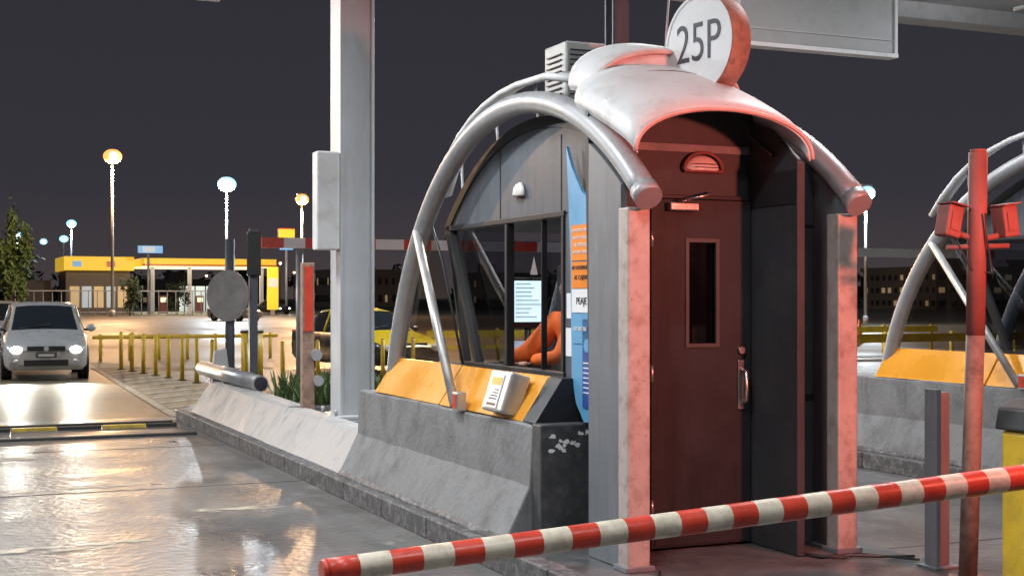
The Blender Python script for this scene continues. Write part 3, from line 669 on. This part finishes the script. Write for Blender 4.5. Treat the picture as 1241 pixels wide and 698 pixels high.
cyl(rt,'support','steel',(3.65,17.6,.14),(3.65,17.6,.60),.05)
rt=root('bumper_block',(4.2,17.6,.14))
prism(rt,'block','concl',[(3.52,.142),(3.60,.95),(3.75,.98),(3.85,.142)],'y',18.0,18.15,.02)
rt=root('concrete_planter',(4.5,15.5,.14))
box(rt,'planter_wall','concd',(4.0,5.1),(14.6,16.4),(.142,.46),.02)
rt=root('round_traffic_sign',(3.94,18.8,.14))
cyl(rt,'pole','panel',(3.96,18.8,.142),(3.96,18.8,2.46),.065)
dn=Vector((-.75,-.66,0)).normalized();dc=Vector((3.92,18.70,1.68))
bm=bmesh.new();addcyl(bm,dc,dc+dn*.03,.35,seg=32);fin(bm,'disc','discg',rt)
bm=bmesh.new();addcyl(bm,dc+dn*.031,dc+dn*.033,.30,seg=32);fin(bm,'disc_face','discg',rt)
cyl(rt,'foot','panel',(3.96,18.8,.141),(3.96,18.8,.17),.13)
rt=root('signal_pole',(4.25,18.5,.14))
box(rt,'pole','panel',(4.17,4.28),(18.5,18.6),(.142,2.6),.01)
box(rt,'head','black',(4.12,4.31),(18.42,18.49),(1.95,2.55),.02)
rt=root('height_limit_bar',(8,22,0))
bm=bmesh.new();x=5.16
for k,ww in enumerate([.36,.36,.36,.36,.5,.5,.5,.5,.4,.6,.5,3,.5,3,.5,3,.5,3,.5]):
    addbox(bm,(x,x+ww),(22,22.12),(2.47,2.64),k%2);x+=ww
fin(bm,'striped_beam',['redarm','paper'],rt)
for xx in (5.8,11.5,x-.3): cyl(rt,'support','steel',(xx,22.06,0),(xx,22.06,2.47),.06)
# ------------------------------------------------------------ roof
M['roof']=mat('canopy_soffit',(.55,.55,.55),.6,0,.08,.5,dirt=(.3,.3,.3),da=.4,dscale=.6)
rt=root('plaza_roof',(3,4,5.5))
box(rt,'slab','roof',(-22,30),(-12,14.5),(5.5,6.0),0)
box(rt,'edge_beam','white',(-22,30),(14.1,14.48),(5.28,5.499),.01)
for y in (2,6,10): box(rt,'beam','white',(-22,30),(y,y+.2),(5.36,5.498),.01)
for x in (3.9,9.1,14.3,-1.3): box(rt,'purlin','white',(x,x+.16),(-12,14.09),(5.30,5.355),.01)
def hsign(x0,x1):
    rt=root('overhead_lane_sign',((x0+x1)/2,10.5,4.4))
    box(rt,'panel','signp',(x0,x1),(10.46,10.56),(3.98,4.62),.01)
    bm=bmesh.new()
    addbox(bm,(x0-.02,x1+.02),(10.44,10.58),(3.94,3.978));addbox(bm,(x0-.02,x1+.02),(10.44,10.58),(4.622,4.66))
    for k in range(2):
        xx=x0+(x1-x0)*k;addbox(bm,(xx-.015,xx+.015),(10.443,10.459),(3.98,4.62))
    addbox(bm,(x0+.02,x1-.02),(10.45,10.459),(4.1,4.105));addbox(bm,(x0+.02,x1-.02),(10.45,10.459),(4.5,4.505))
    fin(bm,'frame','white',rt)
    for xx in (x0+.25,x1-.25): cyl(rt,'hanger','steel',(xx,10.51,4.66),(xx,10.51,5.5),.03,seg=10)
M['signp']=mat('sign_back_panel',(.33,.34,.34),.5,.1,.08,2,dirt=(.22,.22,.21),da=.5,dscale=4)
hsign(6.8,8.57);hsign(.3,2.12)
def clamp(x,y,p):
    rt=root('ceiling_lamp',(x,y,5.05))
    box(rt,'fixture','white',(x-.65,x+.65),(y-.16,y+.16),(5.04,5.10),.01)
    box(rt,'tube','e_tube',(x-.6,x+.6),(y-.12,y+.12),(5.025,5.038),0)
    cyl(rt,'hanger','steel',(x,y,5.10),(x,y,5.5),.02,seg=8)
    light(rt,'lamp','AREA',(x,y,5.0),p,(.96,.98,1),1.2,rot=(0,0,-1),sy=.3)
for a in ((1.2,4,130),(1.2,8.6,190),(1.2,13.2,220),(-2.6,8.5,140),(6.9,8,105),(6.9,12.5,170),(10.8,9,110),(-2.6,3.5,120),(3.2,1.5,80)): clamp(*a)
for x in (8,12):
    rt=root('added_soffit_fill',(x,12,5.0))  # added fixture and fill that brighten the dark roof underside
    box(rt,'fixture','white',(x-.3,x+.3),(12.0,12.2),(4.98,5.03),.01);cyl(rt,'hanger','steel',(x,12.1,5.03),(x,12.1,5.5),.02,seg=8)
    light(rt,'soffit_fill_light','AREA',(x,12.1,5.06),40,(.97,.98,1),.5,rot=(0,0,1))
# ------------------------------------------------------------ bollards & rails
def bollard(x,y,h=.85):
    rt=root('yellow_bollard',(x,y,0))
    cyl(rt,'post','yellow',(x,y,0),(x,y,h),.045,.042,seg=12);cyl(rt,'cap','yellow',(x,y,h),(x,y,h+.03),.043,.02,seg=12)
    cyl(rt,'foot','joint',(x,y,.0005),(x,y,.02),.09,seg=12)
for i in range(8):
    t=i/7;bollard(4.3+(5.06-4.3)*t,32.3+(25.6-32.3)*t)
for i in range(6): bollard(5.6+i*.8,25.2+i*.4,.8)
rt=root('yellow_guard_rail',(17,33,0))
bm=bmesh.new()
for i in range(10):
    x=12.2+i*1.8;addcyl(bm,(x,33,0),(x,33,.85),.05,seg=8)
addbox(bm,(12,28.6),(32.93,32.97),(.62,.80));addbox(bm,(12,28.6),(32.93,32.97),(.32,.42))
fin(bm,'rail','yellow',rt)
rt=root('yellow_guard_rail',(28,26,0))
bm=bmesh.new()
for i in range(10):
    x=19+i*2;addcyl(bm,(x,26,0),(x,26,.85),.05,seg=8)
addbox(bm,(18.8,37.2),(25.93,25.97),(.6,.8))
fin(bm,'rail','yellow',rt)
rt=root('yellow_guard_rail',(6,40,0))
bm=bmesh.new()
for i in range(7): addcyl(bm,(4.4+i*.75,37,0),(4.4+i*.75,37,.7),.045,seg=8)
addcyl(bm,(4.2,37,.62),(9.1,37,.62),.05,seg=8)
fin(bm,'rail','yellow',rt)
M['cone']=mat('cone_orange',(.85,.2,.03),.5)
def cone(x,y):
    rt=root('traffic_cone',(x,y,0))
    box(rt,'base','cone',(x-.2,x+.2),(y-.2,y+.2),(0,.04),.01)
    cyl(rt,'body','cone',(x,y,.04),(x,y,.8),.15,.03);cyl(rt,'band','paper',(x,y,.4),(x,y,.55),.0985,.0745)
cone(31.7,40.7);cone(33.5,43);cone(29.5,39.5)
rt=root('yellow_drum',(6.2,27.3,0))
cyl(rt,'body','yellow',(6.2,27.3,0),(6.2,27.3,.95),.22);cyl(rt,'lid','black',(6.2,27.3,.95),(6.2,27.3,1.0),.23)
# ------------------------------------------------------------ cars
def car(name,loc,rot,body,roofm,lights=True,lp=60,sedan=False,hood=False):
    rt=root(name,(0,0,0))
    if sedan:
        ST=[(-2.15,.34,.56,.58,.60,.66,.5),(-2.03,.22,.66,.70,.74,.77,.62),(-1.6,.2,.76,.82,.80,.81,.68),(-.95,.2,.84,.92,.82,.83,.70),(-.25,.2,.88,1.34,.83,.82,.58),(.4,.2,.89,1.42,.83,.83,.60),(1.0,.2,.90,1.36,.83,.82,.58),(1.6,.2,.90,.98,.82,.81,.66),(2.05,.24,.88,.92,.78,.78,.64),(2.15,.36,.68,.70,.70,.72,.58)]
        g0,g1=3,7
    else:
        ST=[(-2.10,.32,.58,.61,.60,.66,.5),(-1.98,.21,.70,.75,.75,.77,.62),(-1.6,.2,.83,.90,.80,.80,.66),(-1.15,.2,.91,.99,.82,.82,.70),(-.42,.2,.95,1.47,.83,.82,.60),(.3,.2,.97,1.55,.83,.83,.62),(1.1,.2,.98,1.53,.83,.82,.61),(1.72,.2,.98,1.40,.82,.81,.58),(2.03,.24,.95,1.02,.78,.78,.66),(2.10,.36,.7,.73,.72,.74,.6)]
        g0,g1=3,8
    bm=bmesh.new();RG=[]
    for (y,zb,zs,zt,wl,ws,wt) in ST:
        half=[(wl*.9,zb),(wl,zb+.1),((wl+ws)/2+.015,(zb+zs)/2),(ws,zs-.03),(ws-.02,zs),(wt+(.02),zt-.05 if zt-zs>.15 else zt-.01),(wt-.05,zt),(wt*.5,zt+.02)]
        pts=[(-a,b) for a,b in half]+[(0,zt+.025)]+[(a,b) for a,b in half[::-1]]
        RG.append([bm.verts.new((a,y,b)) for a,b in pts])
    n=len(RG[0])
    for j,(A,B) in enumerate(zip(RG,RG[1:])):
        for k in range(n):
            f=bm.faces.new([A[k],A[(k+1)%n],B[(k+1)%n],B[k]]);f.smooth=True
            cab=g0<=j<g1
            if k in(4,n-6) and cab: f.material_index=1
            if k in(6,7,8,9,5,10)and (j==g0 or j==g1-1): f.material_index=1
            if k in(5,6,7,8,9,10) and g0<j<g1-1: f.material_index=2
            if k in(5,10) and(j==g0 or j==g1-1): f.material_index=2
            if hood and 4<=k<=11 and (j<g0 or j>=g1): f.material_index=2
    bm.faces.new(RG[0]);bm.faces.new(RG[-1][::-1])
    fin(bm,'body',[body,'carglass',roofm],rt,bevel=.012)
    for s in(-1,1):
        jm=g0+2
        y,zb,zs,zt,wl,ws,wt=ST[jm]
        bm=bmesh.new();addcyl(bm,(s*(ws-.015),y-.02,zs),(s*(wt+.025),y,zt-.05),.035,.03,8);fin(bm,'pillar',roofm,rt)
        bm=bmesh.new();bmesh.ops.create_uvsphere(bm,u_segments=12,v_segments=8,radius=1)
        for v in bm.verts:v.co=Vector((s*.93+v.co.x*.1,ST[g0][0]+.32+v.co.y*.06,ST[g0][2]+.12+v.co.z*.075))
        fin(bm,'mirror',body,rt,smooth=True)
        box(rt,'mirror_arm','black',(min(s*.78,s*.88),max(s*.78,s*.88)),(ST[g0][0]+.3,ST[g0][0]+.34),(ST[g0][2]+.06,ST[g0][2]+.1),.004)
        for yy in (-1.32,1.3):
            cyl(rt,'wheel_arch','black',(s*.78,yy,.34),(s*.835,yy,.34),.37,seg=28)
            cyl(rt,'tyre','rubber',(s*.64,yy,.31),(s*.845,yy,.31),.31,seg=28)
            cyl(rt,'hub','chrome',(s*.846,yy,.31),(s*.852,yy,.31),.19,.17,seg=14)
        y0,zl=ST[1][0],ST[1][2]
        bm=bmesh.new();bmesh.ops.create_uvsphere(bm,u_segments=16,v_segments=10,radius=1)
        for v in bm.verts:v.co=Vector((s*.56+v.co.x*.16,y0-.06+v.co.y*.08+abs(v.co.x)*.02,zl-.08+v.co.z*.085))
        fin(bm,'headlamp_housing','lamp_glass',rt,smooth=True)
        bm=bmesh.new();bmesh.ops.create_uvsphere(bm,u_segments=16,v_segments=10,radius=1)
        for v in bm.verts:v.co=Vector((s*.56+v.co.x*.115,y0-.11+v.co.y*.05,zl-.08+v.co.z*.075))
        fin(bm,'headlamp','e_head' if lights else 'lamp_glass',rt,smooth=True)
        bm=bmesh.new();bmesh.ops.create_uvsphere(bm,u_segments=10,v_segments=8,radius=1)
        for v in bm.verts:v.co=Vector((s*.56+v.co.x*.07,-2.06+v.co.y*.06,.40+v.co.z*.05))
        fin(bm,'fog_lamp','lamp_glass',rt,smooth=True)
        box(rt,'tail_lamp','redarm',(min(s*.6,s*.76),max(s*.6,s*.76)),(2.03,2.11),(.72,.92),.02)
        if lights: light(rt,'headlight_beam','SPOT',(s*.57,y0-.20,zl-.07),lp,(1,.95,.82),.06,rot=(-.05*s-.05,-1,-.10),spot=75,blend=.7)
    box(rt,'grille','black',(-.36,.36),(-2.115,-2.02),(.60,.69),.01)
    box(rt,'lower_grille','black',(-.42,.42),(-2.125,-2.05),(.30,.42),.01)
    box(rt,'number_plate','plate',(-.2,.2),(-2.145,-2.127),(.46,.57),.003)
    box(rt,'plate_text','wink',(-.15,.15),(-2.149,-2.146),(.49,.54),.0)
    cyl(rt,'badge','chrome',(0,-2.13,.645),(0,-2.10,.645),.05,seg=14)
    box(rt,'bumper_seam','black',(-.6,.6),(-2.118,-2.10),(.585,.592),0)
    tube(rt,'wiper','black',[(-.5,ST[g0][0]-.02,ST[g0][3]+.035),(.1,ST[g0][0]+.1,ST[g0][3]+.12)],.012,6)
    rt.location=loc;rt.rotation_euler=(0,0,rot)
    return rt
car('silver_minivan',(2.46,30.6,0),math.radians(-3),'carsilver','carsilver',True,320)
car('silver_hatchback',(2.10,42,0),math.radians(-2),'carsilver','carsilver',False)
tx=car('yellow_black_taxi',(9.25,29.5,0),math.radians(12),'carblack','caryellow',False,sedan=True,hood=True)
tb=bmesh.new();addbox(tb,(-.3,.3),(.25,.42),(1.45,1.58));o_=fin(tb,'taxi_sign','e_amber',None,bevel=.02);o_.parent=tx
car('white_sedan',(21.0,98,0),math.radians(30),'carsilver','carsilver',False,sedan=True)
car('dark_sedan',(33.5,138,0),math.radians(20),'carblack','carblack',True,60,sedan=True)
# ------------------------------------------------------------ street lamps
def lamp(x,y,h,kind,power,pr=.11,globe=.32,arm=0):
    rt=root('street_lamp',(x,y,0))
    cyl(rt,'pole','steel',(x,y,0),(x,y,h),pr,pr*.6,10)
    cyl(rt,'base','steel',(x,y,0),(x,y,.6),pr*1.6,pr*1.5,10)
    col=(1,.58,.28) if kind=='e_orange' else (.85,.93,1)
    if arm: tube(rt,'arm','steel',[(x,y,h-.4),(x-arm*.4,y,h+.15),(x-arm,y,h+.3)],.06,8)
    hx=x-arm;hz=h+(.3 if arm else 0)
    box(rt,'head','steel',(hx-.4,hx+.4),(y-.2,y+.2),(hz+globe*.5,hz+globe*.5+.18),.04)
    bm=bmesh.new();bmesh.ops.create_uvsphere(bm,u_segments=16,v_segments=10,radius=1)
    for v in bm.verts:v.co=Vector((hx+v.co.x*globe*1.15,y-.15+v.co.y*globe,hz-.12+v.co.z*globe*.9))
    fin(bm,'lens',kind,rt,smooth=True)
    bm=bmesh.new();bmesh.ops.create_uvsphere(bm,u_segments=12,v_segments=8,radius=globe*.5);bmesh.ops.translate(bm,verts=bm.verts,vec=(hx,y-.15-globe*.72,hz-.14))
    fin(bm,'burner','e_core',rt,smooth=True)
    if power: light(rt,'lamp','POINT',(hx,y-.15,hz-1.2),power,col,.3)
lamp(15.5,122,14,'e_orange',14000,.16,.7)
lamp(25.6,123,12,'e_white',12000,.15,.75)
lamp(29.5,111.5,10,'e_orange',9000,.13,.5)
lamp(51.7,65.8,8,'e_white',3500,.1,.45)
lamp(19.5,196.6,12,'e_white',3000,.15,.6)
lamp(24.0,255,12.3,'e_white',0,.15,.7)
lamp(14.8,234,12,'e_white',3000,.15,.6)
lamp(8.5,225,12,'e_white',0,.15,.6,)
lamp(16.5,180,8.5,'e_white',0,.13,.4,2.0)
lamp(-7,28,10,'e_white',5000,.11,.3)  # outside the view, added to brighten the minivan and nearby ground
lamp(-8,52,11,'e_orange',9000,.11,.3)  # outside the view, added to brighten and warm the plaza
lamp(16,52,10,'e_orange',9000,.11,.3)  # added behind the column to brighten the far plaza
lamp(30.5,55,10,'e_orange',9000,.11,.3)  # added behind the booth to brighten the far ground
lamp(14.6,27.5,9,'e_white',4500,.11,.3)  # added behind the roof post to light the area around the taxi
for (x,y) in ((58,300),(75,290),(95,310),(120,300),(140,330),(165,300),(45,330),(190,310),(62,250),(110,260)):
    lamp(x,y,random.uniform(6,9),random.choice(['e_orange','e_white']),0,.1,.3)
# ------------------------------------------------------------ gas station
rt=root('gas_station',(25,152,0))
box(rt,'main_canopy','e_station',(22.2,36.8),(150,164),(5.1,5.95),.05)
box(rt,'canopy_stripe','banorange',(22.2,36.8),(149.9,149.98),(5.1,5.3),0)
box(rt,'canopy_soffit','e_stationw',(22.4,36.6),(150.2,163.8),(5.04,5.095),0)
box(rt,'shop_roof','e_station',(14.3,21.6),(152,162),(4.6,6.1),.05)
box(rt,'shop_walls','bldg',(14.6,21.3),(153,161),(0,4.6),0)
for k in range(5): box(rt,'shop_window','e_shop' if k%2 else 'e_win',(15+k*1.25,16.0+k*1.25),(152.9,152.98),(.6,2.9),0)
for k in range(2):box(rt,'shop_sign','banorange' if k%2 else 'e_blue',(15.2+k*3.5,16.1+k*3.5),(151.9,151.98),(5.0,5.6),0)
for x in (23.5,27.5,31.5,35.5):
    box(rt,'pillar','paper',(x-.2,x+.2),(151.5,151.9),(0,5.03),.02)
    box(rt,'pump','red',(x+.9,x+1.7),(152.5,153.2),(0,1.9),.04)
    box(rt,'pump_display','e_stationw',(x+1.0,x+1.6),(152.45,152.49),(1.2,1.7),0)
box(rt,'kiosk','e_shop',(28,33),(158,161),(0,3),0)
for k in range(5): box(rt,'kiosk_mullion','black',(28+k*1.2,28.12+k*1.2),(157.9,157.98),(0,3),0)
light(rt,'forecourt_light','AREA',(29.5,157,4.95),1800,(1,.9,.65),12,rot=(0,-.2,-1))
box(rt,'service_box','bldg2',(10,13.5),(158,162),(0,3.6),0)
rt=root('gas_station_sign',(34.9,138,0))
cyl(rt,'pole','steel',(34.9,138,0),(34.9,138,7.6),.14);box(rt,'panel','e_station',(34.05,35.75),(137.8,138.2),(7.55,8.75),.08)
box(rt,'panel_low','e_blue',(34.2,35.6),(137.85,138.15),(6.6,7.3),.05);box(rt,'panel_ring','redarm',(34.0,35.8),(137.9,138.1),(7.45,8.85),.05)
rt=root('price_totem',(21.8,148,0))
cyl(rt,'pole','steel',(22.5,148,0),(22.5,148,6.3),.12)
box(rt,'panel','e_blue',(21.4,24.0),(147.9,148.1),(6.4,7.2),.05);box(rt,'panel_white','e_shop',(21.9,23.2),(147.85,147.89),(6.5,7.1),0)
rt=root('price_totem',(29.3,120,0))
box(rt,'panel','e_station',(28.6,29.6),(119.9,120.1),(.6,4.4),.05);box(rt,'panel_white','e_shop',(28.7,29.5),(119.85,119.89),(2.6,3.4),0)
box(rt,'legs','steel',(28.9,29.3),(119.95,120.05),(0,.6),0)
rt=root('perimeter_fence',(15,140,0))
bm=bmesh.new()
for i in range(30): addcyl(bm,(7+i*.85,140,0),(7+i*.85,140,2.4),.05,seg=5)
addbox(bm,(7,32),(139.98,140.02),(2.3,2.4));addbox(bm,(7,32),(139.98,140.02),(.2,.28))
fin(bm,'bars','steel',rt)
# ------------------------------------------------------------ buildings
def building(name,x,y,w,d,h,fl,cols,m,lit=.3,seed=1):
    r=random.Random(seed);rt=root(name,(x,y,0))
    box(rt,'walls',m,(x,x+w),(y,y+d),(0,h),0)
    box(rt,'parapet',m,(x-.3,x+w+.3),(y-.3,y+d+.3),(h,h+.6),0)
    box(rt,'stair_tower',m,(x+w*.2,x+w*.4),(y+d*.2,y+d*.5),(h+.6,h+2.2),0)
    b1=bmesh.new();b2=bmesh.new()
    for f in range(fl):
        for c in range(cols):
            wx=x+w*(c+.2)/cols;wz=h*(f+.3)/fl
            addbox(b1 if r.random()<lit else b2,(wx,wx+w/cols*r.uniform(.3,.6)),(y-.12,y-.02),(wz,wz+h/fl*.4))
            wy=y+d*(c+.2)/cols;addbox(b1 if r.random()<lit else b2,(x-.12,x-.02),(wy,wy+d/cols*r.uniform(.3,.5)),(wz,wz+h/fl*.4))
    fin(b1,'lit_windows','e_win',rt);fin(b2,'dark_windows','winoff',rt)
building('office_building',68,235,16,12,6.2,2,12,'bldg',.3,2)
building('office_building',90,220,10,12,5.5,2,8,'bldg2',.2,3)
building('warehouse',130,150,24,16,5.5,3,12,'bldg',.25,5)
building('warehouse',44,290,24,14,5,2,9,'bldg2',.2,7)
building('apartment_building',185,180,12,14,8,5,6,'bldg2',.2,8)
# ------------------------------------------------------------ vegetation
def leaves(bm,c,rx,rz,n,s,rng,clumps=14):
    cs=[]
    for k in range(clumps):
        while 1:
            p=Vector((rng.uniform(-1,1),rng.uniform(-1,1),rng.uniform(-1,1)))
            if .3<p.length<1:break
        cs.append((Vector((p.x*rx,p.y*rx,p.z*rz)),rng.uniform(.2,.42)))
    for i in range(n):
        cc,r=rng.choice(cs);q=Vector((rng.gauss(0,1),rng.gauss(0,1),rng.gauss(0,1)))*r*.55
        p=Vector(c)+cc+Vector((q.x*rx,q.y*rx,q.z*rz))
        a=Vector((rng.uniform(-1,1),rng.uniform(-1,1),rng.uniform(-1,1))).normalized();b=a.orthogonal().normalized();ss=s*rng.uniform(.6,1.4)
        bm.faces.new([bm.verts.new(p+a*ss),bm.verts.new(p+b*ss*.45),bm.verts.new(p-a*ss),bm.verts.new(p-b*ss*.45)])
def tree(name,x,y,h,r,n=1500,s=.16,seed=1,low=.3,m='foliage'):
    rng=random.Random(seed);rt=root(name,(x,y,0))
    bm=bmesh.new();addcyl(bm,(x,y,0),(x,y,h*.75),.03*h*.6,.03,8)
    for k in range(6):
        a=rng.uniform(0,6.28);z=h*rng.uniform(low,.7);addcyl(bm,(x,y,z),(x+math.cos(a)*r*.7,y+math.sin(a)*r*.7,z+h*.15),.05,.015,6)
    fin(bm,'trunk','bark',rt)
    bm=bmesh.new();zc=h*(low+1)/2;leaves(bm,(x,y,zc),r,h*(1-low)/2,n,s,rng);fin(bm,'crown',m,rt,fixn=False)
tree('tree',8.0,135,9.2,1.5,2200,.25,3,.05)
tree('tree',11,190,11,3.2,1600,.35,4,.1)
tree('cypress_tree',17.8,128,4.6,.8,900,.18,5,.05,'foliage_d')
tree('cypress_tree',24.7,143,3.4,1.2,700,.18,6,.1,'foliage_d')
rt=root('shrub',(4.5,15.4,.3))
rng=random.Random(8);bm=bmesh.new()
for i in range(900):
    p=Vector((rng.uniform(3.95,5.0),rng.uniform(14.7,16.3),.45));a=Vector((rng.uniform(-.6,.6),rng.uniform(-.6,.6),rng.uniform(.6,1.2))).normalized();b=Vector((-a.y,a.x,0)).normalized() if abs(a.x)+abs(a.y)>.01 else Vector((1,0,0))
    l=rng.uniform(.15,.42)
    bm.faces.new([bm.verts.new(p-b*.012),bm.verts.new(p+b*.012),bm.verts.new(p+a*l*.6+b*.016),bm.verts.new(p+a*l),bm.verts.new(p+a*l*.6-b*.016)])
fin(bm,'blades','foliage',rt,fixn=False)
rt=root('distant_tree_line',(60,320,0))
bm=bmesh.new();rng=random.Random(11)
for i in range(46):
    x=-30+i*9+rng.uniform(-3,3);y=rng.uniform(335,370);h=rng.uniform(5,10)
    leaves(bm,(x,y,h*.5),rng.uniform(4,7),h*.55,190,1.1,rng,8)
fin(bm,'foliage','foliage_d',rt,fixn=False)
sheet('grass_verge','grass',(-60,220),(165,600),.02)
